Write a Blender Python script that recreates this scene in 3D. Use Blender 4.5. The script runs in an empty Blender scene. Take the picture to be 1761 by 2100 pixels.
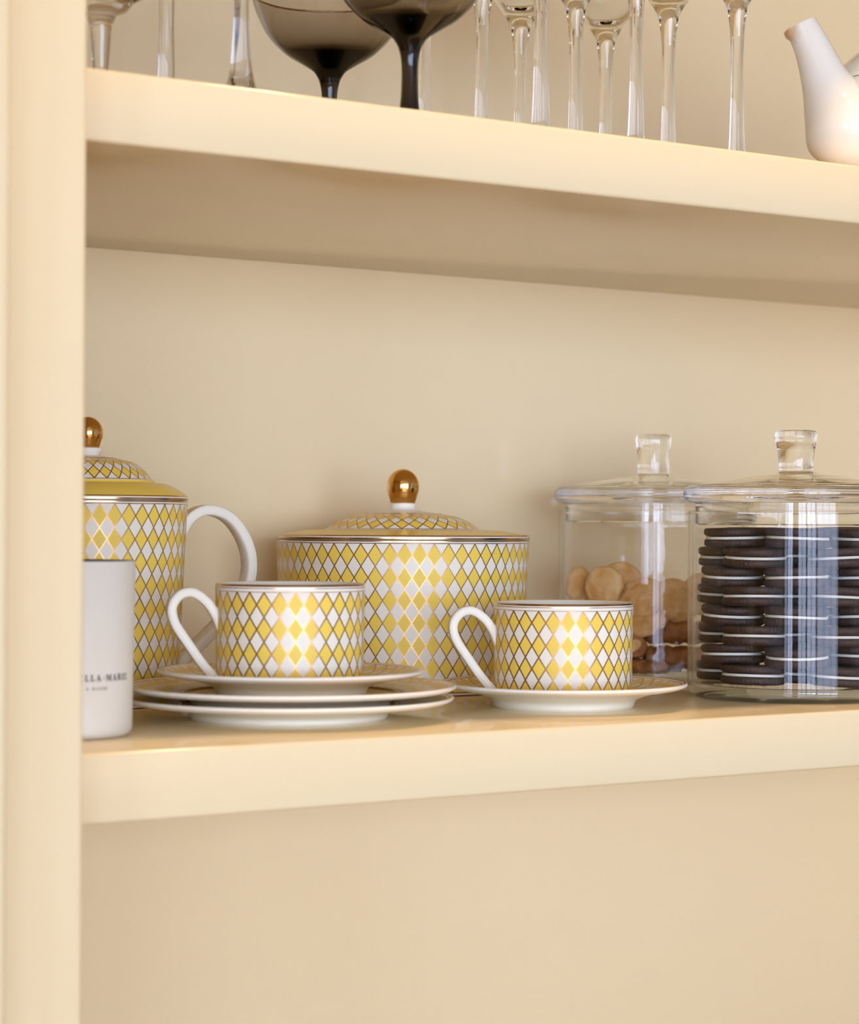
import bpy, bmesh, math, random
from mathutils import Vector, Matrix
random.seed(7)
S = bpy.context.scene
COL = S.collection

# ------------------------------------------------------------------ camera, world, lights, exposure
ZS = 1.15                       # height of the lower shelf top above the room floor
YAW, PIT, ROL = math.radians(33.7351), math.radians(0.31701), math.radians(0.296376)
def cam_axis(v):
    x, y, z = v
    c, s = math.cos(PIT), math.sin(PIT); y, z = c*y - s*z, s*y + c*z
    c, s = math.cos(YAW), math.sin(YAW); x, y = c*x + s*y, -s*x + c*y
    return Vector((x, y, z))
right = cam_axis((math.cos(ROL), 0, math.sin(ROL)))
fwd = cam_axis((0, 1, 0))
up = right.cross(fwd)
cd = bpy.data.cameras.new('camera'); cam = bpy.data.objects.new('camera', cd); COL.objects.link(cam)
m = Matrix.Identity(4)
for i in range(3):
    m[i][0], m[i][1], m[i][2] = right[i], up[i], -fwd[i]
m.translation = Vector((-0.5143, -1.1, ZS + 0.1232))
cam.matrix_world = m
cd.sensor_fit = 'HORIZONTAL'; cd.sensor_width = 24.0
cd.lens = 4617.36*24.0/1761.0
cd.clip_start = 0.05; cd.clip_end = 50
cd.dof.use_dof = True; cd.dof.focus_distance = 1.57; cd.dof.aperture_fstop = 6.3
S.camera = cam

S.view_settings.view_transform = 'Standard'; S.view_settings.look = 'None'
S.view_settings.gamma = 1.0; S.view_settings.exposure = 0.0
S.view_settings.use_curve_mapping = False
w = bpy.data.worlds.new('world'); S.world = w; w.use_nodes = True
w.node_tree.nodes['Background'].inputs[0].default_value = (0.9, 0.95, 1.0, 1)
w.node_tree.nodes['Background'].inputs[1].default_value = 0.6
cy = S.cycles
cy.max_bounces = 14; cy.diffuse_bounces = 6; cy.glossy_bounces = 6
cy.transmission_bounces = 12; cy.transparent_max_bounces = 24
cy.sample_clamp_indirect = 6.0; cy.use_denoising = True
cy.blur_glossy = 0.3

WIN_Y = -6.0
#            x0     x1    z0 (above floor) z1  brightness
WINDOWS = [(-7.9, -7.05, 0.35, 2.32, 0.4), (-6.9, -5.7, 0.35, 2.32, 0.9), (-4.5, -3.2, 0.35, 2.32, 0.7),
           (-3.0, -1.8, 0.35, 2.32, 0.8), (-1.6, 0.8, 0.35, 2.32, 0.6)]  # the two brightest follow the reflections; the dimmer ones are added soft light
WIN_POWER = 63.0
WIN_COL = (0.585, 0.70, 1.0)
LAMP_POWER = 9.0
def area(name, loc, rot, sx, sy, power, col, shape='RECTANGLE'):
    l = bpy.data.lights.new(name, 'AREA'); l.shape = shape; l.size = sx; l.size_y = sy
    l.energy = power; l.color = col
    o = bpy.data.objects.new(name, l); COL.objects.link(o); o.location = loc; o.rotation_euler = rot
    return o
for k, (x0, x1, z0, z1, wf) in enumerate(WINDOWS):
    area('daylight', ((x0+x1)/2, WIN_Y, (z0+z1)/2), (math.radians(90), 0, 0), x1-x0, z1-z0,
         wf*WIN_POWER*(x1-x0)*(z1-z0), WIN_COL)

sl = bpy.data.lights.new('bounce_sun', 'SUN'); sl.energy = 2.0; sl.color = (1.0, 0.86, 0.62); sl.angle = math.radians(0.6)
so = bpy.data.objects.new('bounce_sun', sl); COL.objects.link(so); so.location = (-1, -6, 4)
so.rotation_euler = Vector((0.38, 1.0, -0.42)).to_track_quat('-Z', 'Y').to_euler()   # added for warm bounce onto the shelf undersides; falls through the windows on the floor

# ------------------------------------------------------------------ helpers
def tag(o, label=None, cat=None, group=None, kind=None):
    if label: o['label'] = label
    if cat: o['category'] = cat
    if group: o['group'] = group
    if kind: o['kind'] = kind
    return o
def empty(name, loc=(0, 0, 0), rz=0.0, **k):
    o = bpy.data.objects.new(name, None); COL.objects.link(o)
    o.location = loc; o.rotation_euler = (0, 0, rz); o.empty_display_size = 0.02
    return tag(o, **k)
def link(name, bm, mats, parent=None, smooth=None, recalc=True, **k):
    if recalc: bmesh.ops.recalc_face_normals(bm, faces=bm.faces[:])
    me = bpy.data.meshes.new(name); bm.to_mesh(me); bm.free()
    for mt in (mats if isinstance(mats, (list, tuple)) else [mats]): me.materials.append(mt)
    if smooth is not None:
        for p in me.polygons: p.use_smooth = True
        me.set_sharp_from_angle(angle=math.radians(smooth))
    o = bpy.data.objects.new(name, me); COL.objects.link(o)
    if parent is not None: o.parent = parent
    return tag(o, **k)
def glass(name, segs, mt, parent, seg=64, **k):
    bm = lathe(segs, seg); bmesh.ops.reverse_faces(bm, faces=bm.faces[:])
    return link(name, bm, mt, parent, smooth=50, recalc=False, **k)
def copy_tree(o, parent=None):
    c = o.copy(); COL.objects.link(c)
    if parent is not None: c.parent = parent
    for ch in [q for q in bpy.data.objects if q.parent == o]: copy_tree(ch, c)
    return c
def spl(pts, n=6):
    """Catmull-Rom through points of any dimension."""
    out = []; P = [pts[0]] + list(pts) + [pts[-1]]
    for i in range(1, len(P)-2):
        p0, p1, p2, p3 = P[i-1], P[i], P[i+1], P[i+2]
        for j in range(n):
            t = j/n
            out.append(tuple(0.5*((2*b) + (-a+c)*t + (2*a-5*b+4*c-d)*t*t + (-a+3*b-3*c+d)*t**3)
                             for a, b, c, d in zip(p0, p1, p2, p3)))
    out.append(tuple(pts[-1])); return out
def arc(cx, cz, r, a0, a1, n=6):
    return [(cx+r*math.cos(math.radians(a0+(a1-a0)*i/n)), cz+r*math.sin(math.radians(a0+(a1-a0)*i/n))) for i in range(n+1)]
def lathe(segs, seg=112, closed=False, bm=None, mod=None):
    """segs: [(material index, [(r, z), ...]), ...] one continuous profile; UV = (turn, length along profile)."""
    bm = bm or bmesh.new(); uv = bm.loops.layers.uv.verify()
    prof = []; mats = []
    for mi, pts in segs:
        for p in pts:
            if prof and abs(prof[-1][0]-p[0]) + abs(prof[-1][1]-p[1]) < 1e-7: continue
            if prof: mats.append(mi)
            prof.append(p)
    if closed: mats.append(segs[-1][0])
    L = [0.0]
    for a, b in zip(prof, prof[1:]): L.append(L[-1] + math.hypot(a[0]-b[0], a[1]-b[1]))
    rings = []
    for r, z in prof:
        if r < 1e-6: rings.append([bm.verts.new((0, 0, z))])
        else:
            ring = []
            for i in range(seg):
                a = 2*math.pi*i/seg; rr = r*(mod(i/seg, r, z) if mod else 1.0)
                ring.append(bm.verts.new((rr*math.cos(a), rr*math.sin(a), z)))
            rings.append(ring)
    n = len(rings)
    for k in range(n if closed else n-1):
        A, B = rings[k], rings[(k+1) % n]; va, vb = L[k], (L[k+1] if k+1 < n else L[k])
        for i in range(seg):
            j = (i+1) % seg; u0, u1 = i/seg, (i+1)/seg
            if len(A) == 1 and len(B) == 1: continue
            if len(A) == 1: vs, us = [A[0], B[i], B[j]], [((u0+u1)/2, va), (u0, vb), (u1, vb)]
            elif len(B) == 1: vs, us = [A[i], B[0], A[j]], [(u0, va), ((u0+u1)/2, vb), (u1, va)]
            else: vs, us = [A[i], B[i], B[j], A[j]], [(u0, va), (u0, vb), (u1, vb), (u1, va)]
            f = bm.faces.new(vs); f.material_index = mats[k]
            for lp, q in zip(f.loops, us): lp[uv].uv = q
    return bm
def box(bm, x0, x1, y0, y1, z0, z1, bev=0.0):
    r = bmesh.ops.create_cube(bm, size=1.0)
    vs = r['verts']
    for v in vs:
        v.co = Vector((x0 if v.co.x < 0 else x1, y0 if v.co.y < 0 else y1, z0 if v.co.z < 0 else z1))
    if bev:
        es = list({e for v in vs for e in v.link_edges})
        bmesh.ops.bevel(bm, geom=es, offset=bev, segments=3, profile=0.5, affect='EDGES')
    return bm
def strap(path, sect, mats, bm=None, scale=None):
    """Sweep a closed cross-section along a path in the x-z plane. sect: [(across, outward)], mats: material per side."""
    bm = bm or bmesh.new(); uv = bm.loops.layers.uv.verify()
    n = len(path); rings = []; L = 0.0; Ls = []
    for i, (x, z) in enumerate(path):
        a, b = path[max(i-1, 0)], path[min(i+1, n-1)]
        t = Vector((b[0]-a[0], b[1]-a[1])).normalized(); nrm = Vector((-t.y, t.x))
        if i: L += math.hypot(x-path[i-1][0], z-path[i-1][1])
        Ls.append(L); k = scale(i/(n-1)) if scale else 1.0
        rings.append([bm.verts.new((x+nrm.x*o*k, wd*k, z+nrm.y*o*k)) for wd, o in sect])
    ns = len(sect); W = max(p[0] for p in sect)
    for i in range(n-1):
        for j in range(ns):
            q = (j+1) % ns
            f = bm.faces.new([rings[i][j], rings[i][q], rings[i+1][q], rings[i+1][j]]); f.material_index = mats[j]
            us = [((sect[j][0]/W+1)/2, Ls[i]), ((sect[q][0]/W+1)/2, Ls[i]), ((sect[q][0]/W+1)/2, Ls[i+1]), ((sect[j][0]/W+1)/2, Ls[i+1])]
            for lp, c in zip(f.loops, us): lp[uv].uv = c
    bm.faces.new(rings[0]); bm.faces.new(rings[-1])
    return bm
def tube(path, rad, seg=24, bm=None, squash=1.0):
    """Round sweep along a 3-D path with a radius per point."""
    bm = bm or bmesh.new(); n = len(path); rings = []
    for i, p in enumerate(path):
        p = Vector(p); t = (Vector(path[min(i+1, n-1)]) - Vector(path[max(i-1, 0)])).normalized()
        u = t.cross(Vector((0, 1, 0)));
        if u.length < 1e-4: u = t.cross(Vector((1, 0, 0)))
        u.normalize(); v = t.cross(u)
        rings.append([bm.verts.new(p + (u*math.cos(a) + v*math.sin(a)*squash)*rad[i]) for a in [2*math.pi*k/seg for k in range(seg)]])
    for i in range(n-1):
        for j in range(seg):
            q = (j+1) % seg; bm.faces.new([rings[i][j], rings[i][q], rings[i+1][q], rings[i+1][j]])
    bm.faces.new(rings[0]); bm.faces.new(rings[-1]); return bm

# ------------------------------------------------------------------ materials
def new_mat(name):
    mt = bpy.data.materials.new(name); mt.use_nodes = True
    return mt, mt.node_tree.nodes, mt.node_tree.links
def pbr(name, col, rough=0.4, metal=0.0, bump=None, vary=None, spec=0.5, coat=0.0):
    mt, N, K = new_mat(name); b = N['Principled BSDF']
    b.inputs['Base Color'].default_value = (*col, 1); b.inputs['Roughness'].default_value = rough
    b.inputs['Metallic'].default_value = metal; b.inputs['Specular IOR Level'].default_value = spec
    b.inputs['Coat Weight'].default_value = coat
    if bump or vary:
        tc = N.new('ShaderNodeTexCoord')
    if vary:
        col2, sc, det = vary
        nz = N.new('ShaderNodeTexNoise'); nz.inputs['Scale'].default_value = sc; nz.inputs['Detail'].default_value = det
        K.new(tc.outputs['Object'], nz.inputs['Vector'])
        rp = N.new('ShaderNodeValToRGB'); rp.color_ramp.elements[0].color = (*col, 1); rp.color_ramp.elements[1].color = (*col2, 1)
        rp.color_ramp.elements[0].position = 0.35; rp.color_ramp.elements[1].position = 0.7
        K.new(nz.outputs['Fac'], rp.inputs['Fac']); K.new(rp.outputs['Color'], b.inputs['Base Color'])
    if bump:
        sc, st, dist = bump
        nz = N.new('ShaderNodeTexNoise'); nz.inputs['Scale'].default_value = sc; nz.inputs['Detail'].default_value = 4
        K.new(tc.outputs['Object'], nz.inputs['Vector'])
        bp = N.new('ShaderNodeBump'); bp.inputs['Strength'].default_value = st; bp.inputs['Distance'].default_value = dist
        K.new(nz.outputs['Fac'], bp.inputs['Height']); K.new(bp.outputs['Normal'], b.inputs['Normal'])
    return mt
WHITE, YELLOW, GOLD = (0.87, 0.81, 0.645), (0.90, 0.64, 0.105), (0.50, 0.30, 0.14)
def diamond(name, n, pitch, v0, half=0.07):
    """Harlequin pattern in UV: n columns round the turn, rows of the given pitch along the profile, gold outlines."""
    mt, N, K = new_mat(name); b = N['Principled BSDF']
    def M(op, a, c=None, **kw):
        x = N.new('ShaderNodeMath'); x.operation = op
        for i, q in enumerate((a, c)):
            if q is None: continue
            if isinstance(q, (int, float)): x.inputs[i].default_value = q
            else: K.new(q, x.inputs[i])
        return x.outputs[0]
    tc = N.new('ShaderNodeTexCoord'); sp = N.new('ShaderNodeSeparateXYZ'); K.new(tc.outputs['UV'], sp.inputs[0])
    u = M('MULTIPLY', sp.outputs[0], float(n)); v = M('DIVIDE', M('SUBTRACT', sp.outputs[1], v0), pitch)
    a, c = M('ADD', u, v), M('SUBTRACT', u, v)
    par = M('MODULO', M('ADD', M('ADD', M('FLOOR', a), M('FLOOR', c)), 1000.0), 2.0)
    def edge(x):
        fr = M('FRACT', x); d = M('ABSOLUTE', M('SUBTRACT', fr, 0.5)); return M('GREATER_THAN', d, 0.5-half)
    ln = M('MAXIMUM', edge(a), edge(c))
    mx = N.new('ShaderNodeMix'); mx.data_type = 'RGBA'; K.new(par, mx.inputs['Factor'])
    mx.inputs[6].default_value = (*WHITE, 1); mx.inputs[7].default_value = (*YELLOW, 1)
    m2 = N.new('ShaderNodeMix'); m2.data_type = 'RGBA'; K.new(ln, m2.inputs['Factor'])
    K.new(mx.outputs[2], m2.inputs[6]); m2.inputs[7].default_value = (*GOLD, 1)
    K.new(m2.outputs[2], b.inputs['Base Color']); K.new(ln, b.inputs['Metallic'])
    K.new(M('ADD', M('MULTIPLY', ln, 0.13), 0.27), b.inputs['Roughness']); b.inputs['Specular IOR Level'].default_value = 0.09
    return mt
def thin_glass(name, tint, f0=0.016):
    mt, N, K = new_mat(name); N.remove(N['Principled BSDF']); out = N['Material Output']
    lw = N.new('ShaderNodeLayerWeight'); lw.inputs['Blend'].default_value = 0.5
    p = N.new('ShaderNodeMath'); p.operation = 'POWER'; K.new(lw.outputs['Facing'], p.inputs[0]); p.inputs[1].default_value = 5.0
    ma = N.new('ShaderNodeMath'); ma.operation = 'MULTIPLY_ADD'; K.new(p.outputs[0], ma.inputs[0]); ma.inputs[1].default_value = 1-f0; ma.inputs[2].default_value = f0
    tr = N.new('ShaderNodeBsdfTransparent'); tr.inputs[0].default_value = (*tint, 1)
    gl = N.new('ShaderNodeBsdfGlossy'); gl.inputs['Roughness'].default_value = 0.015
    mx = N.new('ShaderNodeMixShader'); K.new(ma.outputs[0], mx.inputs[0]); K.new(tr.outputs[0], mx.inputs[1]); K.new(gl.outputs[0], mx.inputs[2])
    K.new(mx.outputs[0], out.inputs['Surface']); return mt
def solid_glass(name, col=(1, 1, 1), ior=1.46, absorb=None):
    mt, N, K = new_mat(name); b = N['Principled BSDF']
    b.inputs['Base Color'].default_value = (*col, 1); b.inputs['Roughness'].default_value = 0.0
    b.inputs['IOR'].default_value = ior; b.inputs['Transmission Weight'].default_value = 1.0
    if absorb:
        va = N.new('ShaderNodeVolumeAbsorption'); va.inputs['Color'].default_value = (*absorb[0], 1); va.inputs['Density'].default_value = absorb[1]
        K.new(va.outputs[0], N['Material Output'].inputs['Volume'])
    return mt
PAINT = pbr('cream_lacquer', (0.845, 0.685, 0.395), rough=0.14, bump=(60, 0.02, 0.0005))
PORC = pbr('white_porcelain', WHITE, rough=0.28, spec=0.14)
YEL = pbr('yellow_glaze', YELLOW, rough=0.25, spec=0.16)
GLD = pbr('gold_band', GOLD, rough=0.2, metal=1.0)
KNOB = pbr('polished_gold', (0.68, 0.38, 0.11), rough=0.13, metal=1.0)
D_CAN = diamond('diamonds_canister', 56, 0.0162, 0.0, 0.062)
D_POT = diamond('diamonds_teapot', 43, 0.0155, 0.0, 0.06)
D_CUP = diamond('diamonds_cup', 30, 0.0152, 0.0, 0.075)
D_LID = diamond('diamonds_lid', 32, 0.0118, 0.0, 0.06)
D_SAU = diamond('diamonds_saucer', 46, 0.0150, 0.0, 0.07)
D_PLA = diamond('diamonds_plate', 56, 0.0150, 0.0, 0.07)
D_HAN = diamond('diamonds_handle', 2, 0.016, 0.0, 0.06)
THIN = thin_glass('clear_glass_wall', (0.985, 0.985, 0.975))
BASEG = thin_glass('thick_glass_base', (0.90, 0.92, 0.90), 0.06)
LIDG = thin_glass('glass_lid', (0.955, 0.955, 0.93), 0.05)
GLASS = solid_glass('clear_glass', (0.98, 0.985, 0.975))
SMOKE = solid_glass('smoked_glass', (0.97, 0.96, 0.95), absorb=((0.42, 0.33, 0.22), 520.0))
MATTE = pbr('matte_white_ceramic', (0.80, 0.74, 0.59), rough=0.55, bump=(300, 0.03, 0.0003))
BLACK = pbr('black_lining', (0.012, 0.011, 0.011), rough=0.35)
WAFER = pbr('dark_cocoa_wafer', (0.030, 0.013, 0.007), rough=0.6, bump=(900, 0.35, 0.0006), vary=((0.055, 0.025, 0.014), 400, 4))
CREAM = pbr('vanilla_cream', (0.72, 0.68, 0.58), rough=0.6, bump=(1200, 0.4, 0.0005))
SHORT = pbr('pale_biscuit', (0.74, 0.38, 0.11), rough=0.7, bump=(110, 0.9, 0.004), vary=((0.86, 0.60, 0.28), 60, 6))
BROWN = pbr('baked_crust', (0.30, 0.105, 0.025), rough=0.6, bump=(220, 0.6, 0.0015), vary=((0.55, 0.24, 0.07), 90, 5))
CRUMB = pbr('crumb', (0.80, 0.58, 0.32), rough=0.8, vary=((0.55, 0.3, 0.12), 200, 2))

# ------------------------------------------------------------------ room shell
RX0, RX1, RY1, RZ1 = -8.2, 2.6, 0.52, 2.42
FLOORM = pbr('oak_floor', (0.40, 0.25, 0.13), rough=0.45, vary=((0.33, 0.20, 0.09), 3, 6))
WALLM = pbr('warm_white_wall', (0.55, 0.53, 0.50), rough=0.7, bump=(80, 0.05, 0.001))
CEILM = pbr('ceiling_paint', (0.55, 0.52, 0.48), rough=0.8, bump=(80, 0.05, 0.001))
FRAMEM = pbr('window_frame_paint', (0.75, 0.72, 0.68), rough=0.4, bump=(80, 0.05, 0.001))
def struct(name, bm, mt, parent=None):
    o = link(name, bm, mt, parent)
    if parent is None: o['kind'] = 'structure'
    return o
struct('floor', box(bmesh.new(), RX0, RX1, WIN_Y-0.2, RY1+.1, -0.1, 0.0), FLOORM)
struct('ceiling', box(bmesh.new(), RX0, RX1, WIN_Y-0.2, RY1+.1, RZ1, RZ1+0.1), CEILM)
struct('wall_west', box(bmesh.new(), RX0-0.1, RX0, WIN_Y-0.2, RY1+.1, 0, RZ1), WALLM)
struct('wall_east', box(bmesh.new(), RX1, RX1+0.1, WIN_Y-0.2, RY1+.1, 0, RZ1), WALLM)
struct('wall_north', box(bmesh.new(), RX0, RX1, RY1, RY1+0.1, 0, RZ1), WALLM)
bm = bmesh.new(); x = RX0                                        # wall with the window openings, behind the camera
for (x0, x1, z0, z1, wf) in WINDOWS:
    box(bm, x, x0, WIN_Y-0.12, WIN_Y, 0, RZ1); box(bm, x0, x1, WIN_Y-0.12, WIN_Y, 0, z0); box(bm, x0, x1, WIN_Y-0.12, WIN_Y, z1, RZ1); x = x1
box(bm, x, RX1, WIN_Y-0.12, WIN_Y, 0, RZ1)
struct('wall_front', bm, WALLM)
for k, (x0, x1, z0, z1, wf) in enumerate(WINDOWS):
    bm = bmesh.new(); t = 0.045
    for a, b in ((x0-t, x0), (x1, x1+t)): box(bm, a, b, WIN_Y, WIN_Y+0.03, z0-t, z1+t)
    for a, b in ((z0-t, z0), (z1, z1+t)): box(bm, x0, x1, WIN_Y, WIN_Y+0.03, a, b)
    n = (0, 1, 1, 1, 2)[k]
    for i in range(1, n+1):
        xm = x0 + (x1-x0)*i/(n+1); box(bm, xm-0.03, xm+0.03, WIN_Y+0.004, WIN_Y+0.03, z0, z1)
    struct('window_%d' % (k+1), bm, FRAMEM)

# ------------------------------------------------------------------ built-in cabinet
UP_B, UP_T = ZS+0.3273, ZS+0.3665           # underside and top of the upper shelf
LO_B = ZS-0.0383
DEP = 0.4298                                 # back panel
CX0, CX1 = -0.075, 1.45                      # inside faces of the side panels
def panel(name, *a, bev=0.0015, **k):
    return link(name, box(bmesh.new(), *a, bev=bev), PAINT, smooth=30, **k)
panel('wall_back', CX0-.02, CX1+.02, DEP, DEP+0.02, 0.25, 2.30, kind='structure')
panel('wall_left', CX0-.02, CX0, 0.0, DEP, 0.25, 2.30, kind='structure')
panel('wall_right', CX1, CX1+.02, 0.0, DEP, 0.25, 2.30, kind='structure')
panel('trim_1', -0.0877, -0.0281, -0.06, -0.0005, 0.25, 2.30, bev=0.003, kind='structure')
panel('trim_2', -0.30, -0.0881, -0.105, -0.0005, 0.25, 2.30, bev=0.004, kind='structure')
panel('trim_3', CX1, CX1+0.10, -0.04, -0.0005, 0.25, 2.30, bev=0.003, kind='structure')
panel('cabinet_shelf', CX0, CX1, 0.0, DEP, LO_B, ZS, bev=0.0022, label='thick cream shelf carrying the yellow and white tea set and the jars', cat='shelf', group='cabinet shelves')
panel('cabinet_shelf', CX0, CX1, 0.0, DEP, UP_B, UP_T, bev=0.0022, label='thick cream shelf carrying the stemmed glasses and the white teapot', cat='shelf', group='cabinet shelves')
panel('unseen_top_shelf', CX0, CX1, 0.0, DEP, UP_T+0.33, UP_T+0.37, bev=0.0022, kind='structure')  # unseen next shelf up, added for its shade on the glasses
panel('unseen_bottom_shelf', CX0, CX1, 0.0, DEP, LO_B-0.40, LO_B-0.36, bev=0.0022, kind='structure')  # unseen shelf below the frame, added only for the light

# recessed ceiling lamp just in front of the cabinet
lamp = empty('ceiling_downlight', (0.45, -0.16, RZ1), label='round recessed ceiling lamp above the cabinet front', cat='lamp')
link('trim_ring', lathe([(0, [(0.05, -0.001), (0.05, -0.004), (0.062, -0.004), (0.065, -0.001)])], 48, closed=True), FRAMEM, lamp, smooth=30)
l = area('lamp_light', (0.45, -0.16, RZ1-0.006), (0, 0, 0), 0.09, 0.09, LAMP_POWER, (1.0, 0.70, 0.40), 'DISK')

# ------------------------------------------------------------------ tea set
def knob(parent, z, r=0.0121, h=0.0258):
    pr = [(0.0, z+h)] + [(r*math.cos(math.radians(a))*(1.0 if a > -10 else 1.0), z+h-r*1.03+r*1.03*math.sin(math.radians(a))) for a in range(80, -1, -10)]
    pr += [(r*0.99, z+h-r*1.35), (r*0.92, z+h*0.26), (r*0.80, z+h*0.06), (r*0.74, z), (0, z)]
    return link('knob', lathe([(0, pr)], 48), KNOB, parent, smooth=50, label='polished gold ball knob')
def lid_mesh(R, z0, domeR, domeB, domeT, yB, neckT):
    """R body radius, z0 lid seat, domeR: (outer, inner) radius of the patterned dome and their heights."""
    s = [(0, [(0, z0-0.004), (R*0.93, z0-0.004), (R*0.93, z0+0.0004), (R+0.0004, z0+0.0004)]),
         (1, [(R+0.0006, z0+0.0018)]), (0, [(R+0.0004, z0+0.0026)]), (1, [(R-0.0002, z0+0.0034)]),
         (2, spl([(R-0.0002, z0+0.0034), (R*0.90, z0+(yB-z0)*0.68), (R*0.80, yB-0.0004), (R*0.755, yB)], 5)),
         (2, spl([(R*0.755, yB), (R*0.68, yB+0.0002), (domeR[0]*1.03, domeB-0.0006)], 3)),
         (0, [(domeR[0]*1.015, domeB-0.0001)]), (1, [(domeR[0], domeB+0.0003)])]
    dm = spl([(domeR[0], domeB+0.0003), (domeR[0]*0.86, domeB+(domeT-domeB)*0.50), (domeR[0]*0.70, domeB+(domeT-domeB)*0.82), (domeR[1], domeT)], 6)
    s += [(3, dm), (1, [(domeR[1]*0.985, domeT+0.0003)]),
          (0, spl([(domeR[1]*0.985, domeT+0.0003), (domeR[1]*0.75, domeT+(neckT-domeT)*0.10), (domeR[1]*0.42, domeT+(neckT-domeT)*0.34), (0.0097, domeT+(neckT-domeT)*0.62), (0.0093, neckT), (0, neckT)], 6))]
    return lathe(s, 128)
def dlid(name, v0):   # the lid pattern starts at the dome's own arc length
    return diamond(name, 32, 0.0118, v0, 0.06)
def lid_v0(R, z0, domeR, domeB, yB):
    pts = [(0, z0-0.004), (R*0.93, z0-0.004), (R*0.93, z0+0.0004), (R+0.0004, z0+0.0004), (R+0.0006, z0+0.0018), (R+0.0004, z0+0.0026)]
    pts += spl([(R-0.0002, z0+0.0034), (R*0.90, z0+(yB-z0)*0.68), (R*0.80, yB-0.0004), (R*0.755, yB)], 5)
    pts += spl([(R*0.755, yB), (R*0.68, yB+0.0002), (domeR[0]*1.03, domeB-0.0006)], 3) + [(domeR[0]*1.015, domeB-0.0001), (domeR[0], domeB+0.0003)]
    return sum(math.hypot(a[0]-b[0], a[1]-b[1]) for a, b in zip(pts, pts[1:]))

# canister
CAN = empty('lidded_canister', (0.4112, 0.3220, ZS), label='wide round porcelain canister with yellow and white diamonds, gold ball knob on its lid', cat='canister')
R = 0.0951; RB = 0.0905; zt = 0.1093
body = [(0, [(0, 0.0012), (RB-0.006, 0.0012), (RB-0.0055, 0.0), (RB-0.001, 0.0)]), (1, [(RB, 0.0008)]), (0, [(RB+0.0001, 0.0022)]), (1, [(RB+0.0002, 0.0030)]),
        (2, [(RB+(R-RB)*t, 0.0030+(zt-0.0030)*t) for t in [i/8 for i in range(1, 9)]]),
        (1, [(R+0.0002, zt+0.0006)]), (0, [(R+0.0003, zt+0.0014)]), (1, [(R+0.0002, zt+0.0022)]), (0, [(R-0.002, zt+0.0026), (R-0.004, zt+0.0020), (RB-0.004, 0.004), (0, 0.004)])]
def vlen(segs, upto):
    pts = []
    for k, (mi, p) in enumerate(segs):
        pts += p
        if k == upto: break
    return sum(math.hypot(a[0]-b[0], a[1]-b[1]) for a, b in zip(pts, pts[1:]))
link('canister_body', lathe(body, 160), [PORC, GLD, diamond('diamonds_canister', 56, 0.0162, vlen(body, 4), 0.048)], CAN, smooth=35)
A = (R, zt+0.0026, (0.0572, 0.0290), 0.1198, 0.1312, 0.1188, 0.1392)
lid = link('lid', lid_mesh(*A), [PORC, GLD, YEL, dlid('diamonds_canister_lid', lid_v0(R, A[1], A[2], A[3], A[5]))], CAN, smooth=40)
knob(lid, 0.1392)

# tall pot behind the stile
POT = empty('coffee_pot', (0.1456, 0.3093, ZS), -YAW+math.radians(26), label='tall yellow diamond pot with looped handle, half hidden by the cabinet frame', cat='pot')
R = 0.0682; RB = 0.0620; zt = 0.1357
body = [(0, [(0, 0.0012), (RB-0.006, 0.0012), (RB-0.0055, 0.0), (RB-0.001, 0.0)]), (1, [(RB, 0.0008)]), (0, [(RB+0.0001, 0.0022)]), (1, [(RB+0.0002, 0.0030)]),
        (2, [(RB+(R-RB)*t, 0.0030+(zt-0.0030)*t) for t in [i/8 for i in range(1, 9)]]),
        (1, [(R+0.0002, zt+0.0006)]), (0, [(R+0.0003, zt+0.0014)]), (1, [(R+0.0002, zt+0.0022)]), (0, [(R-0.002, zt+0.0026), (R-0.004, zt+0.0020), (RB-0.004, 0.004), (0, 0.004)])]
link('pot_body', lathe(body, 128), [PORC, GLD, diamond('diamonds_pot', 43, 0.0155, vlen(body, 4), 0.05)], POT, smooth=35)
A = (R, zt+0.0026, (0.0440, 0.0200), 0.1528, 0.1672, 0.1500, 0.1745)
lid = link('lid', lid_mesh(*A), [PORC, GLD, YEL, dlid('diamonds_pot_lid', lid_v0(R, A[1], A[2], A[3], A[5]))], POT, smooth=40)
knob(lid, 0.1745, 0.0106, 0.0213)
def han_sect(w, t):
    b = min(w, t)*0.30
    return ([(-w+b, t), (-w*0.80, t), (w*0.80, t), (w-b, t), (w, t-b), (w, -t+b), (w-b, -t), (-w+b, -t), (-w, -t+b), (-w, t-b)],
            [1, 2, 1, 0, 0, 0, 0, 0, 0, 0])
sec, sm = han_sect(0.0080, 0.0036)
pth = spl([(0.0640, 0.1115), (0.0725, 0.1262), (0.0860, 0.1325), (0.1030, 0.1270), (0.1155, 0.1095), (0.1185, 0.0900), (0.1115, 0.0700), (0.0930, 0.0500), (0.0745, 0.0330), (0.0620, 0.0230)], 8)
link('handle', strap(pth, sec, sm), [PORC, GLD, D_HAN], POT, smooth=50)
sp = [(-0.052, 0, 0.040), (-0.074, 0, 0.058), (-0.090, 0, 0.088), (-0.108, 0, 0.122), (-0.118, 0, 0.131)]
rr = [(0.022,), (0.017,), (0.0125,), (0.009,), (0.0085,)]
link('spout', tube(spl(sp, 6), [q[0] for q in spl(rr, 6)]), PORC, POT, smooth=50)

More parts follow.
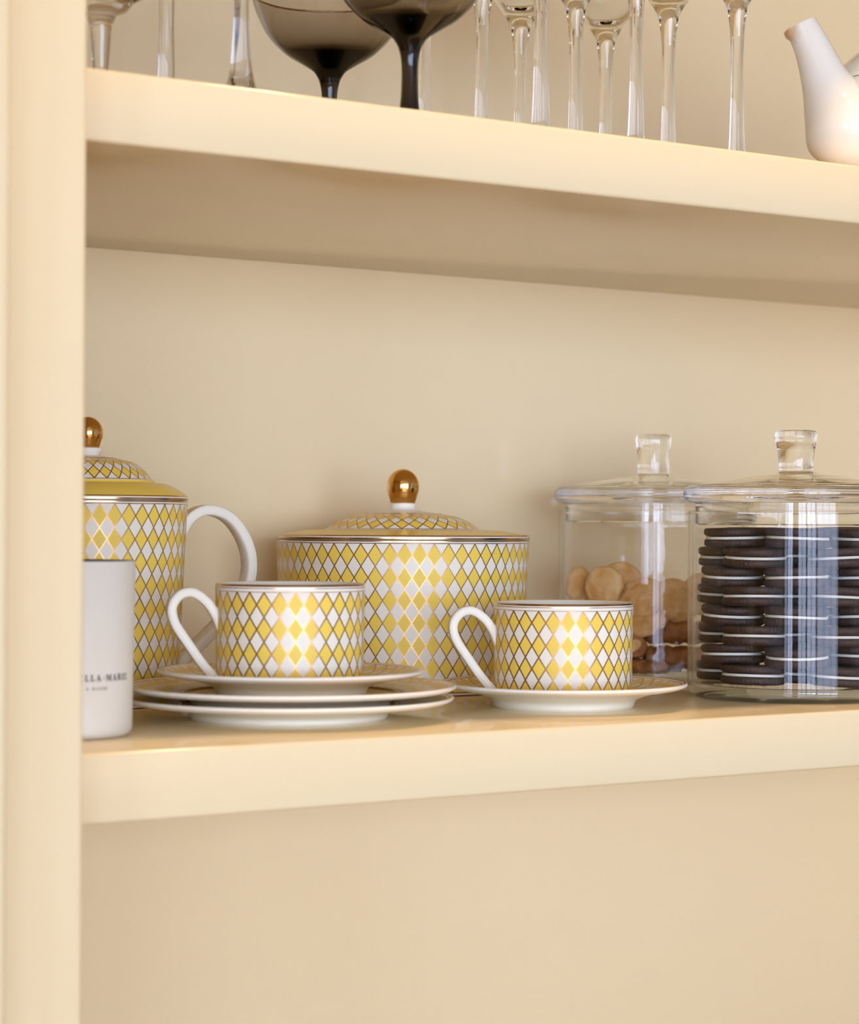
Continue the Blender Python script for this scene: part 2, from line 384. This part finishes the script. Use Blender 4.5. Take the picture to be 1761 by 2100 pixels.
# plates and saucers
def dish(name, loc, rim, foot, h, well_r, well_z, n, **k):
    t = 0.0030
    ring = [(0, [(0, 0.0022), (foot-0.006, 0.0022), (foot-0.0052, 0.0), (foot-0.0012, 0.0)]),
            (0, spl([(foot, 0.0014), (foot+0.0028, h*0.36), (foot+(rim-foot)*0.42, h*0.60), (rim-0.006, h-0.0042), (rim-0.0006, h-0.0022)], 5)),
            (0, arc(rim-0.0012, h-0.0012, 0.0012, -40, 90, 5)),
            (1, [(rim-0.0024, h-0.0002)]), (0, [(rim-0.0034, h-0.0006)]), (1, [(rim-0.0046, h-0.0011)])]
    v0 = vlen(ring, len(ring)-1)
    slope = (h-0.0012-well_z-0.0024)
    ring += [(2, [(rim-0.0046-(rim-0.0046-well_r-0.003)*q, h-0.0011-slope*(q**0.85)) for q in [i/8 for i in range(1, 9)]]),
             (1, [(well_r+0.0018, well_z+0.0014)]), (3, [(well_r+0.0006, well_z+0.0008)]), (1, [(well_r-0.0006, well_z+0.0004)]),
             (3, [(well_r-0.004, well_z), (0, well_z)])]
    me = lathe(ring, 128)
    o = link(name, me, [PORC, GLD, diamond('diamonds_'+name, n, 0.0135, v0, 0.07), YEL], smooth=40, **k)
    o.location = loc; return o
PX, PY = 0.2042, 0.1352
dish('dinner_plate', (PX, PY, ZS), 0.1045, 0.0625, 0.0146, 0.066, 0.0070, 56, label='white and yellow plate at the bottom of the stack, lying on the shelf', cat='plate', group='stacked plates')
dish('dinner_plate', (PX+0.0015, PY, ZS+0.0073), 0.1050, 0.0625, 0.0146, 0.066, 0.0070, 56, label='white and yellow plate on top of another plate, under a saucer', cat='plate', group='stacked plates')
dish('saucer', (PX+0.0020, PY+0.0005, ZS+0.0146), 0.0848, 0.0475, 0.0168, 0.050, 0.0062, 46, label='yellow diamond saucer stacked on the two plates', cat='saucer', group='saucers')
SX, SY = 0.4097, 0.1192
dish('saucer', (SX, SY, ZS), 0.0838, 0.0476, 0.0172, 0.050, 0.0062, 46, label='yellow diamond saucer lying directly on the shelf beside the stacked plates', cat='saucer', group='saucers')

# cups
def make_cup(loc, rz, label):
    c = empty('tea_cup', loc, rz, label=label, cat='cup', group='diamond tea cups')
    R, RB, H = 0.0473, 0.0466, 0.0648
    b = [(0, [(0, 0.0008), (RB-0.007, 0.0008), (RB-0.0062, 0.0), (RB-0.0006, 0.0)]),
         (1, [(RB, 0.0006)]), (2, [(RB+(R-RB)*i/6, 0.0006+(0.0600-0.0006)*i/6) for i in range(1, 7)]),
         (1, [(R+0.0001, 0.0604)]), (0, [(R+0.0001, 0.0622)]), (1, [(R+0.0001, 0.0627)]), (0, [(R+0.0001, 0.0634)]),
         (1, [(R-0.0003, H-0.0003), (R-0.0009, H)]), (0, [(R-0.0016, H-0.0004), (R-0.0024, H-0.004), (RB-0.0026, 0.008), (RB-0.008, 0.0032), (0, 0.003)])]
    link('cup_body', lathe(b, 128), [PORC, GLD, diamond('diamonds_cup', 30, 0.0152, vlen(b, 2), 0.062)], c, smooth=35)
    sec, sm = han_sect(0.0050, 0.0029)
    p = spl([(-0.0415, 0.0310), (-0.0448, 0.0375), (-0.0478, 0.0448), (-0.0535, 0.0530), (-0.0620, 0.0588), (-0.0700, 0.0575), (-0.0752, 0.0500), (-0.0735, 0.0400), (-0.0650, 0.0268), (-0.0555, 0.0135), (-0.0470, 0.0042), (-0.0430, 0.0010)], 8)
    p = [(-x, z) for x, z in p]
    h = link('handle', strap(p, sec, sm), [PORC, GLD, D_HAN], c, smooth=50)
    h.rotation_euler = (0, 0, math.pi)
    return c
make_cup((PX+0.0010, PY+0.0005, ZS+0.0209), -math.radians(20.1), 'yellow diamond teacup on the stack of plates and saucer, in front of the canister')
make_cup((SX-0.0005, SY, ZS+0.0063), -math.radians(27.0), 'yellow diamond teacup on the single saucer, in front of the biscuit jar')

# ------------------------------------------------------------------ candle with printed name
CAN2 = empty('candle', (0.0345, 0.1040, ZS), label='matte white candle vessel with dark printed name and black inside, beside the cabinet frame', cat='candle')
H = 0.1013; R = 0.0425; RB = 0.0402
link('vessel', lathe([(0, [(0, 0.0)] + [(RB-0.005, 0.0)] + arc(RB-0.005, 0.005, 0.005, -90, 0, 6)[1:] + [(R-0.0008, H-0.0006), (R-0.0012, H), (R-0.0024, H-0.0003), (R-0.0030, H-0.02), (RB-0.004, 0.006), (0, 0.006)])], 96), MATTE, CAN2, smooth=50)
link('lining', lathe([(0, [(R-0.0009, H+0.0001), (R-0.0024, H+0.0001), (R-0.00310, H-0.02), (R-0.0042, H-0.024), (0, H-0.024), ])], 96), BLACK, CAN2, smooth=50, label='black inner lining')
def rect(a, b, c, d): return [(a, b), (c, b), (c, d), (a, d)]
def ribbon(cx, cy, rx, ry, a0, a1, t0, t1, n=8):
    out = []
    for i in range(n):
        q = []
        for s, k in ((0, i), (0, i+1), (1, i+1), (1, i)):
            a = math.radians(a0+(a1-a0)*k/n); t = t0+(t1-t0)*math.sin(math.pi*k/n)
            e = -t/2 if s == 0 else t/2
            q.append((cx+(rx+e)*math.cos(a), cy+(ry+e)*math.sin(a)))
        out.append(q)
    return out
GL = {
 'L': (0.74, [rect(.12, 0, .31, 1), rect(.02, .94, .42, 1), rect(.02, 0, .68, .07), rect(.61, 0, .68, .32)]),
 'A': (0.92, [[(.10, 0), (.17, 0), (.45, 1), (.39, 1)], [(.58, 0), (.79, 0), (.50, 1), (.36, 1)], rect(.22, .3, .62, .36), rect(0, 0, .28, .06), rect(.50, 0, .88, .06)]),
 '-': (0.45, [rect(.06, .38, .38, .47)]),
 'M': (1.12, [rect(.11, 0, .17, 1), rect(.78, 0, .97, 1), [(.08, 1), (.28, 1), (.58, .08), (.47, .08)], [(.47, .08), (.54, .08), (.86, 1), (.80, 1)], rect(0, 0, .28, .06), rect(.68, 0, 1.06, .06), rect(0, .94, .2, 1), rect(.84, .94, 1.06, 1)]),
 'R': (0.90, [rect(.12, 0, .31, 1), rect(.02, 0, .43, .06), rect(.02, .94, .45, 1), rect(.3, .47, .45, .53), [(.36, .5), (.54, .5), (.86, 0), (.66, 0)]] + ribbon(.43, .735, .20, .235, -90, 90, .07, .17)),
 'I': (0.46, [rect(.12, 0, .31, 1), rect(.02, .94, .41, 1), rect(.02, 0, .41, .06)]),
 'S': (0.68, ribbon(.32, .745, .2, .225, 30, 270, .07, .15) + ribbon(.32, .265, .22, .24, 90, -150, .07, .16) + [rect(.50, .70, .55, 1), rect(.06, 0, .11, .3)]),
 'T': (0.80, [rect(.29, 0, .48, 1), rect(.04, .93, .74, 1), rect(.04, .68, .10, 1), rect(.68, .68, .74, 1), rect(.19, 0, .58, .06)]),
 'E': (0.76, [rect(.12, 0, .31, 1), rect(.02, 0, .68, .07), rect(.02, .93, .66, 1), rect(.3, .47, .5, .53), rect(.45, .36, .5, .64), rect(.60, .72, .66, 1), rect(.62, 0, .68, .3)]),
 'W': (1.15, [[(.06, 1), (.26, 1), (.42, 0), (.34, 0)], [(.34, 0), (.40, 0), (.60, 1), (.54, 1)], [(.48, 1), (.67, 1), (.83, 0), (.76, 0)], [(.76, 0), (.81, 0), (1.04, 1), (.98, 1)], rect(0, .94, .34, 1), rect(.88, .94, 1.12, 1)]),
 ' ': (0.5, [])}
def lettering(bm, text, ang0, zb, h, rad, track):
    """Wrap letters round the vessel from angle ang0 (radians, running anticlockwise seen from above)."""
    x = 0.0
    for ch in text:
        wd, polys = GL[ch]
        for p in polys:
            vs = []
            for (px, py) in p:
                a = ang0 + (x+px)*h/rad; z = zb+py*h; r = rad(z) if callable(rad) else rad
                vs.append(bm.verts.new((r*math.cos(a), r*math.sin(a), z)))
            try: bm.faces.new(vs)
            except ValueError: pass
        x += wd+track
    return x
ax, ay = math.sin(math.radians(26.0)), math.cos(math.radians(26.0))
face = math.atan2(-1.204, -0.5488)              # from the candle towards the viewer
bm = bmesh.new(); RL = 0.04125
lettering(bm, 'STELLA-MARIS', face+math.radians(3), 0.0335, 0.0037, RL+0.00012, 0.20)
lettering(bm, 'E WATER', face+math.radians(19), 0.0285, 0.0016, RL-0.00002+0.00012, 0.42)
link('printed_lettering', bm, BLACK, CAN2, recalc=False, label='small black serif lettering')

# ------------------------------------------------------------------ glass jars
def make_jar(loc, rz, label, R, Hb, zl0, zl1, zk, kn, RL):
    j = empty('glass_jar', loc, rz, label=label, cat='jar', group='lidded glass jars')
    t = 0.0032; bz = 0.0106
    link('jar_body', lathe([(0, [(R-t, bz), (R, bz-0.002), (R, Hb-0.001)] + arc(R-0.0016, Hb-0.0016, 0.0016, 0, 180, 6) + [(R-t, Hb-0.003)])], 128, closed=True), THIN, j, smooth=40, label='clear cylindrical glass wall')
    link('base', lathe([(0, [(0, 0.0008), (R-0.016, 0.0008), (R-0.012, 0.0), (R-0.0055, 0.0)] + arc(R-0.0055, 0.0055, 0.0053, -90, 0, 6)[1:] + [(R-0.0002, bz-0.0024), (R-t-0.0002, bz-0.0002), (R-t-0.004, bz-0.0012), (0, bz-0.0012)])], 128), BASEG, j, smooth=40, label='thick clear glass bottom')
    e = (zl1-zl0)/2
    lp = [(0, zl0+0.0002), (R-0.010, zl0+0.0002), (R-0.0085, Hb-0.0095), (R-0.0068, Hb-0.0100), (R-0.0052, Hb-0.0092), (R-0.0050, zl0+0.0002)] + arc(RL-e, (zl0+zl1)/2, e, -88, 88, 28) + \
         spl([(RL-e-0.004, zl1+0.0003), (RL*0.72, zl1+0.0024), (RL*0.42, zl1+0.0062), (kn[2]+0.006, zl1+0.0083), (kn[2]-0.001, zk-0.0002)], 14) + [(0, zk-0.0002)]
    lid = link('lid', lathe([(0, lp)], 160), GLASS, j, smooth=40, label='clear glass lid with rounded rim')
    kt, kz, kb = kn
    kp = [(0, zk+0.0001), (kb-0.0004, zk+0.0001)] + spl([(kb, zk+0.001), (kb*0.985, zk+kz*0.25), (kb+(kt-kb)*0.40, zk+kz*0.60), (kt, zk+kz*0.82), (kt*0.985, zk+kz*0.93), (kt*0.92, zk+kz), (kt*0.80, zk+kz+0.0006)], 5) + [(0, zk+kz+0.0006)]
    link('knob', lathe([(0, kp)], 64), GLASS, lid, smooth=40, label='solid clear glass knob')
    return j
JX, JY, JR = 0.6130, 0.1100, 0.0777
make_jar((JX, JY, ZS), 0.0, 'clear glass jar of dark sandwich cookies, near the front edge of the shelf', JR, 0.1340, 0.1396, 0.1530, 0.1632, (0.0155, 0.0288, 0.0127), 0.0812)
KX, KY, KR = 0.6462, 0.3125, 0.0762
make_jar((KX, KY, ZS), 0.0, 'clear glass jar of pale biscuits, at the back behind the cookie jar', KR, 0.1358, 0.1405, 0.1548, 0.1650, (0.0142, 0.0310, 0.0128), 0.0800)

JA = math.radians(42.9)                          # sideways / depth directions of the contents, seen from the room
def jx(cx, cy, a, b, ang): return (cx + a*math.cos(ang) + b*math.sin(ang), cy - a*math.sin(ang) + b*math.cos(ang))
def ordinal(n): return ['lowest', 'second', 'third', 'fourth', 'fifth'][n]
CR, CT = 0.0228, 0.0139
def ridges(u, r, z): return 1.0 + (0.010*math.cos(2*math.pi*44*u) if r > CR*0.9 else 0.0)
def make_cookie():
    c = empty('sandwich_cookie', cat='cookie', group='dark sandwich cookies in the jar')
    for z0, z1 in ((-CT/2+0.0001, -0.0009), (0.0009, CT/2-0.0001)):
        lo, hi = (z0, z1)
        pr = [(0, lo), (CR*0.80, lo), (CR*0.93, lo+0.0006), (CR, lo+0.0018), (CR, hi-0.0012), (CR*0.96, hi), (0, hi)]
        link('wafer', lathe([(0, pr)], 132, mod=ridges), WAFER, c, smooth=60)
    link('cream', lathe([(0, [(0, -0.0009), (CR*0.945, -0.0009), (CR*0.96, 0), (CR*0.945, 0.0009), (0, 0.0009)])], 64, mod=lambda u, r, z: 1+0.008*math.sin(2*math.pi*u*13+z*900)+0.006*math.sin(2*math.pi*u*29)), CREAM, c, smooth=60, label='white cream filling')
    return c
proto = make_cookie(); first = True
EVEN = [('front left', -0.0290, -0.0385), ('front right', 0.0310, -0.0370), ('far left', -0.0475, 0.0130), ('far right', 0.0480, 0.0130), ('centre', 0.0, 0.0020)]
ODD = [('left', -0.0430, -0.0215), ('middle front', 0.0010, -0.0490), ('right', 0.0460, -0.0165), ('centre', 0.0005, 0.0005), ('back left', -0.0280, 0.0400), ('back right', 0.0280, 0.0400)]
for lay in range(8):
    for (nm, a, b) in (EVEN if lay % 2 == 0 else ODD):
        if nm.startswith('back') and lay < 7: continue
        c = proto if first else copy_tree(proto); first = False
        p = jx(JX, JY, a+random.uniform(-.0012, .0012), b+random.uniform(-.0008, .0012), JA)
        c.location = (p[0], p[1], ZS+0.0107+CT*(lay+0.5))
        c.rotation_euler = (random.uniform(-.045, .045), random.uniform(-.045, .045), random.uniform(0, 6))
        c['label'] = 'dark sandwich cookie in the %s pile of the jar, %s from the bottom' % (nm, (ordinal(lay//2) if nm != 'centre' else ['lowest', 'second', 'third', 'fourth', 'fifth', 'sixth', 'seventh', 'topmost'][lay]))

# biscuits in the back jar
BA = math.radians(39.4)
def lump(bm, amp, sc):
    for v in bm.verts:
        n = math.sin(v.co.x*sc+1.3)*math.sin(v.co.y*sc*1.2+.4)*math.sin(v.co.z*sc*.9+2.1)
        v.co += v.co.normalized()*amp*n
    return bm
def biscuit(a, b, z, r, th, nrm, label):
    bm = lathe([(0, [(0, -th/2)] + spl([(r*0.70, -th*0.5), (r*0.93, -th*0.36), (r, -th*0.05), (r*0.95, th*0.28), (r*0.72, th*0.50), (r*0.3, th*0.66)], 4) + [(0, th*0.68)])], 48)
    lump(bm, 0.0016, 150); lump(bm, 0.0009, 420)
    o = link('butter_biscuit', bm, SHORT, smooth=60, label=label, cat='biscuit', group='pale biscuits in the back jar')
    p = jx(KX, KY, a, b, BA); o.location = (p[0], p[1], ZS+z)
    n = Vector((nrm[0]*math.cos(BA)+nrm[1]*math.sin(BA), -nrm[0]*math.sin(BA)+nrm[1]*math.cos(BA), nrm[2])).normalized()
    o.rotation_mode = 'QUATERNION'; o.rotation_quaternion = Vector((0, 0, 1)).rotation_difference(n); return o
biscuit(-0.0590, -0.006, 0.0740, 0.0165, 0.009, (0.86, -0.50, 0.10), 'pale biscuit standing on edge against the left side of the back jar')
biscuit(-0.0385, -0.030, 0.0745, 0.0170, 0.010, (-0.45, -0.88, 0.15), 'pale oval biscuit standing upright, directly above the right teacup')
biscuit(-0.0255, -0.004, 0.0770, 0.0185, 0.010, (0.10, -0.90, 0.42), 'highest pale biscuit in the back jar, leaning behind two others')
biscuit(-0.0105, -0.034, 0.0640, 0.0200, 0.011, (-0.55, -0.70, 0.45), 'large pale biscuit tilted in the middle of the back jar')
biscuit(-0.0060, -0.046, 0.0470, 0.0175, 0.010, (-0.15, -0.45, 0.88), 'pale biscuit lying low, wedged above the brown sticks')
biscuit(0.0190, -0.033, 0.0640, 0.0195, 0.011, (0.55, -0.70, 0.45), 'pale biscuit tilted right, partly behind the edge of the cookie jar')
biscuit(0.0400, -0.020, 0.0690, 0.0180, 0.010, (0.35, -0.85, 0.40), 'pale biscuit at the right of the back jar, seen past the cookie jar edge')
def stick(a, b, z, L, r, ang, label, broken=False):
    n = 14; pts = [(-L/2+L*i/n, 0.0012*math.sin(i*1.1), 0.0008*math.cos(i*1.7)) for i in range(n+1)]
    rad = [r*(1.0+0.05*math.sin(i*2.3)) for i in range(n+1)]; rad[0] *= 0.86; rad[-1] *= 0.86
    o = link('baked_stick', tube(pts, rad, 28), BROWN, smooth=50, label=label, cat='biscuit', group='brown baked sticks in the back jar')
    if broken:
        link('broken_end', lathe([(0, [(0, 0.0012), (r*0.45, 0.0008), (r*0.62, 0.0002), (r*0.60, -0.001), (0, -0.001)])], 24), SHORT, o, smooth=60, label='pale crumbly end').matrix_local = Matrix.Translation((L/2, 0, 0)) @ Matrix.Rotation(math.radians(90), 4, 'Y')
    p = jx(KX, KY, a, b, BA); o.location = (p[0], p[1], ZS+z); o.rotation_euler = (0, 0, -BA+ang); return o
stick(0.0235, -0.0380, 0.0392, 0.056, 0.0092, 0.04, 'brown baked stick, upper of the two lying crosswise by the cookie jar')
stick(0.0235, -0.0400, 0.0188, 0.060, 0.0095, -0.05, 'brown baked stick, lower of the two lying crosswise by the cookie jar')
stick(-0.0160, -0.0390, 0.0285, 0.044, 0.0092, -1.45, 'brown baked stick with its pale broken end facing out', True)
stick(-0.0155, -0.0460, 0.0130, 0.030, 0.0055, -1.0, 'short dark brown stick end low in the back jar beside the teacup')
stick(0.0020, -0.0545, 0.0120, 0.022, 0.0045, 0.5, 'smallest brown stick fragment lying on the bottom of the back jar')
stick(-0.0430, -0.0280, 0.0300, 0.050, 0.0092, -0.9, 'brown baked stick behind the right teacup')
# crumbs on the jar bottom
bm = bmesh.new()
for i in range(70):
    q = random.uniform(-2.6, -0.5); rr = random.uniform(0.045, 0.071); a, b = rr*math.cos(q), rr*math.sin(q)
    p = jx(0, 0, a, b, JA); s = random.uniform(0.0003, 0.0009)
    bmesh.ops.create_icosphere(bm, subdivisions=1, radius=s, matrix=Matrix.Translation((p[0], p[1], s*0.6)) @ Matrix.Diagonal((1.5, 1, 0.6, 1)))
o = link('crumbs', bm, CRUMB, smooth=80, label='pale crumbs scattered on the bottom of the cookie jar', cat='crumbs', kind='stuff'); o.location = (JX, JY, ZS+0.0096)

# ------------------------------------------------------------------ glassware on the upper shelf
def make_wine(bell=False, s=1.0):
    g = empty('wine_glass', cat='glass', group='clear stemmed glasses')
    fr = 0.0285
    ft = [(0, 0.0006), (fr-0.004, 0.0006), (fr-0.003, 0.0), (fr-0.0006, 0.0), (fr, 0.0008), (fr-0.0006, 0.0016)]
    if bell: ft += spl([(fr*0.75, 0.0045), (0.0155, 0.0090), (0.0096, 0.0135)], 5)
    else: ft += spl([(fr*0.70, 0.0026), (0.0095, 0.0050), (0.0064, 0.0085)], 5)
    glass('foot', [(0, ft)], GLASS, g)
    st = spl([ft[-1]] + ([(0.0068, 0.024), (0.0053, 0.040)] if bell else [(0.0057, 0.016), (0.0050, 0.032)]) + [(0.0044, 0.058), (0.0044, 0.080), (0.0048, 0.0940)], 5)
    glass('stem', [(0, st)], GLASS, g, 48)
    bo = spl([(0.0048, 0.0940), (0.0056, 0.105), (0.0075, 0.1155), (0.0125, 0.1240), (0.0195, 0.1345), (0.0255, 0.1500), (0.0283, 0.175), (0.0265, 0.215)], 6)
    bo += [(0.0259, 0.2156), (0.0254, 0.215)] + spl([(0.0272, 0.175), (0.0244, 0.1515), (0.0180, 0.1375), (0.0110, 0.1295), (0.0050, 0.1262)], 6) + [(0, 0.1258)]
    glass('bowl', [(0, bo)], GLASS, g, 80)
    return g
P1 = make_wine(); P2 = make_wine(bell=True)
SPOTS = [(0.1330, 0.1700, P1, 1.10, 'clear glass stem second from the cabinet frame, widening upwards'),
         (0.1312, 0.0700, P2, 1.0, 'clear glass stem with a flared foot, left of the smoked glasses'),
         (0.3480, 0.2000, P1, 1.0, 'clear glass stem just behind the taller smoked stem'),
         (0.3545, 0.1400, P1, 0.98, 'clear straight glass stem first to the right of the smoked glasses'),
         (0.4372, 0.2100, P1, 1.0, 'blurred clear glass at the back, its bowl bottom between two front stems'),
         (0.3370, 0.0500, P1, 1.0, 'clear front glass stem second right of the smoked glasses'),
         (0.4335, 0.1400, P1, 1.0, 'clear glass whose narrow taper stands third in the front row of stems'),
         (0.5150, 0.2100, P1, 1.0, 'blurred clear glass at the back with the lowest wide bowl bottom'),
         (0.4145, 0.0500, P1, 0.95, 'clear slim front stem widest at its bottom, in the middle of the row'),
         (0.5125, 0.1350, P1, 1.03, 'clear glass with bright dots where its cone meets the stem, left of the gap'),
         (0.5230, 0.0740, P1, 1.0, 'clear glass standing alone beside the white teapot')]
seen = set()
for (x, y, pr, s, lb) in SPOTS:
    g = pr if id(pr) not in seen else copy_tree(pr); seen.add(id(pr))
    g.location = (x, y, UP_T); g.scale = (s, s, s); g['label'] = lb; g.rotation_euler = (0, 0, random.uniform(0, 6))

# footed dessert bowl in the left corner
db = empty('dessert_bowl', (0.0545, 0.1000, UP_T), label='clear footed glass bowl on a tapered stem, next to the cabinet frame', cat='glass bowl')
glass('foot', [(0, [(0, 0.0006), (0.028, 0.0006), (0.0315, 0.0), (0.032, 0.0010)] + spl([(0.031, 0.0020), (0.018, 0.0038), (0.0060, 0.0070)], 5))], GLASS, db)
glass('stem', [(0, spl([(0.0060, 0.0070), (0.0052, 0.010), (0.0045, 0.020), (0.0051, 0.030), (0.0063, 0.0460), (0.0080, 0.0500)], 5))], GLASS, db, 48)
bo = spl([(0.0080, 0.0500), (0.0095, 0.0535), (0.0150, 0.0560), (0.0172, 0.0585), (0.0200, 0.0615), (0.0330, 0.0690), (0.0440, 0.082), (0.0480, 0.100)], 5) + [(0.0474, 0.1008), (0.0466, 0.100)] + spl([(0.0425, 0.0835), (0.0320, 0.0712), (0.0190, 0.0645), (0.008, 0.0625)], 5) + [(0, 0.0622)]
glass('bowl', [(0, bo)], GLASS, db, 96)

# smoked coupes with a gold rim
def make_coupe():
    g = empty('coupe_glass', cat='glass', group='smoked coupe glasses')
    glass('foot', [(0, [(0, 0.0006), (0.025, 0.0006), (0.0278, 0.0), (0.0282, 0.0007)] + spl([(0.027, 0.0014), (0.015, 0.0034), (0.0062, 0.0080)], 5))], SMOKE, g)
    glass('stem', [(0, spl([(0.0062, 0.0080), (0.0053, 0.018), (0.0050, 0.032), (0.0056, 0.0405), (0.0072, 0.0468)], 5))], SMOKE, g, 48)
    oz = [(0.0072, 0.0468), (0.0108, 0.0522), (0.0180, 0.0570), (0.0300, 0.0645), (0.0410, 0.0760), (0.0480, 0.0900), (0.0515, 0.1010)]
    iz = [(0.0506, 0.1010), (0.0471, 0.0906), (0.0401, 0.0772), (0.0290, 0.0670), (0.0170, 0.0622), (0.006, 0.0610)]
    bowl = glass('bowl', [(0, spl(oz, 6) + [(0.0510, 0.1016)] + spl(iz, 6) + [(0, 0.0608)])], SMOKE, g, 112)
    link('rim', lathe([(0, arc(0.0509, 0.1017, 0.00075, 0, 315, 7))], 112, closed=True), GLD, bowl, smooth=60, label='thin gold rim')
    return g
c1 = make_coupe(); c1.location = (0.2462, 0.1590, UP_T); c1['label'] = 'smoked grey coupe glass, the farther one, its whole bowl curve in view'
c2 = copy_tree(c1); c2.location = (0.2336, 0.0440, UP_T); c2['label'] = 'smoked grey coupe glass, the nearer darker one on the thicker looking stem'

# white teapot at the right end
tp = empty('white_teapot', (0.6916, 0.0828, UP_T), -math.radians(44.0), label='glossy white teapot with a long upturned spout, at the right end of the upper shelf', cat='teapot')
TEA = pbr('white_glaze', (0.87, 0.81, 0.645), rough=0.08, coat=0.4)
link('teapot_body', lathe([(0, [(0, 0.0005), (0.032, 0.0), (0.034, 0.002)] + spl([(0.0325, 0.010), (0.038, 0.0160), (0.049, 0.0260), (0.0560, 0.0420), (0.0575, 0.0570), (0.0550, 0.0720), (0.0500, 0.0815)], 6) + [(0.047, 0.083), (0, 0.083)])], 96), TEA, tp, smooth=50)
tl = link('lid', lathe([(0, [(0, 0.0832), (0.0475, 0.0832)] + spl([(0.0480, 0.0850), (0.0435, 0.0955), (0.0314, 0.1060), (0.015, 0.1125), (0.006, 0.1140)], 6) + [(0, 0.1140)])], 80), TEA, tp, smooth=50)
link('knob', lathe([(0, [(0, 0.1138), (0.006, 0.1138)] + spl([(0.0055, 0.118), (0.0095, 0.124), (0.0095, 0.131), (0.004, 0.1345)], 5) + [(0, 0.135)])], 40), TEA, tl, smooth=50)
spm, N, K = new_mat('glazed_spout'); b = N['Principled BSDF']; b.inputs['Roughness'].default_value = 0.08; b.inputs['Coat Weight'].default_value = 0.4
tc = N.new('ShaderNodeTexCoord'); vm = N.new('ShaderNodeVectorMath'); vm.operation = 'DISTANCE'; vm.inputs[1].default_value = (-0.0830, -0.034, 0.1168)
K.new(tc.outputs['Object'], vm.inputs[0]); nz = N.new('ShaderNodeTexNoise'); nz.inputs['Scale'].default_value = 260; K.new(tc.outputs['Object'], nz.inputs['Vector'])
ad = N.new('ShaderNodeMath'); ad.operation = 'MULTIPLY_ADD'; K.new(nz.outputs['Fac'], ad.inputs[0]); ad.inputs[1].default_value = 0.006; K.new(vm.outputs['Value'], ad.inputs[2])
rp = N.new('ShaderNodeValToRGB'); rp.color_ramp.elements[0].position = 0.0045; rp.color_ramp.elements[0].color = (0.62, 0.33, 0.12, 1)
rp.color_ramp.elements[1].position = 0.0155; rp.color_ramp.elements[1].color = (0.87, 0.81, 0.665, 1)
K.new(ad.outputs[0], rp.inputs['Fac']); K.new(rp.outputs['Color'], b.inputs['Base Color'])
SY0 = -0.028
sp = spl([(-0.0240, SY0+.012, 0.0225, 0.0100), (-0.0310, SY0+.006, 0.0310, 0.0240), (-0.0389, SY0, 0.0447, 0.0322), (-0.0477, SY0, 0.0623, 0.0252), (-0.0548, SY0, 0.0782, 0.0184), (-0.0601, SY0, 0.0924, 0.0152), (-0.0657, SY0, 0.1065, 0.0131), (-0.0731, SY0, 0.1214, 0.0117)], 7)
bm = tube([p[:3] for p in sp], [p[3] for p in sp], 48)
for v in bm.verts:                                # pouring lip drawn out a little
    if v.co.z > 0.112 and v.co.x < -0.079: v.co.x -= 0.0022
link('spout', bm, spm, tp, smooth=50)
link('handle', tube(spl([(0.050, 0, 0.072), (0.072, 0, 0.080), (0.088, 0, 0.066), (0.084, 0, 0.044), (0.054, 0, 0.034)], 8), [0.0052]*33, 20), TEA, tp, smooth=50)
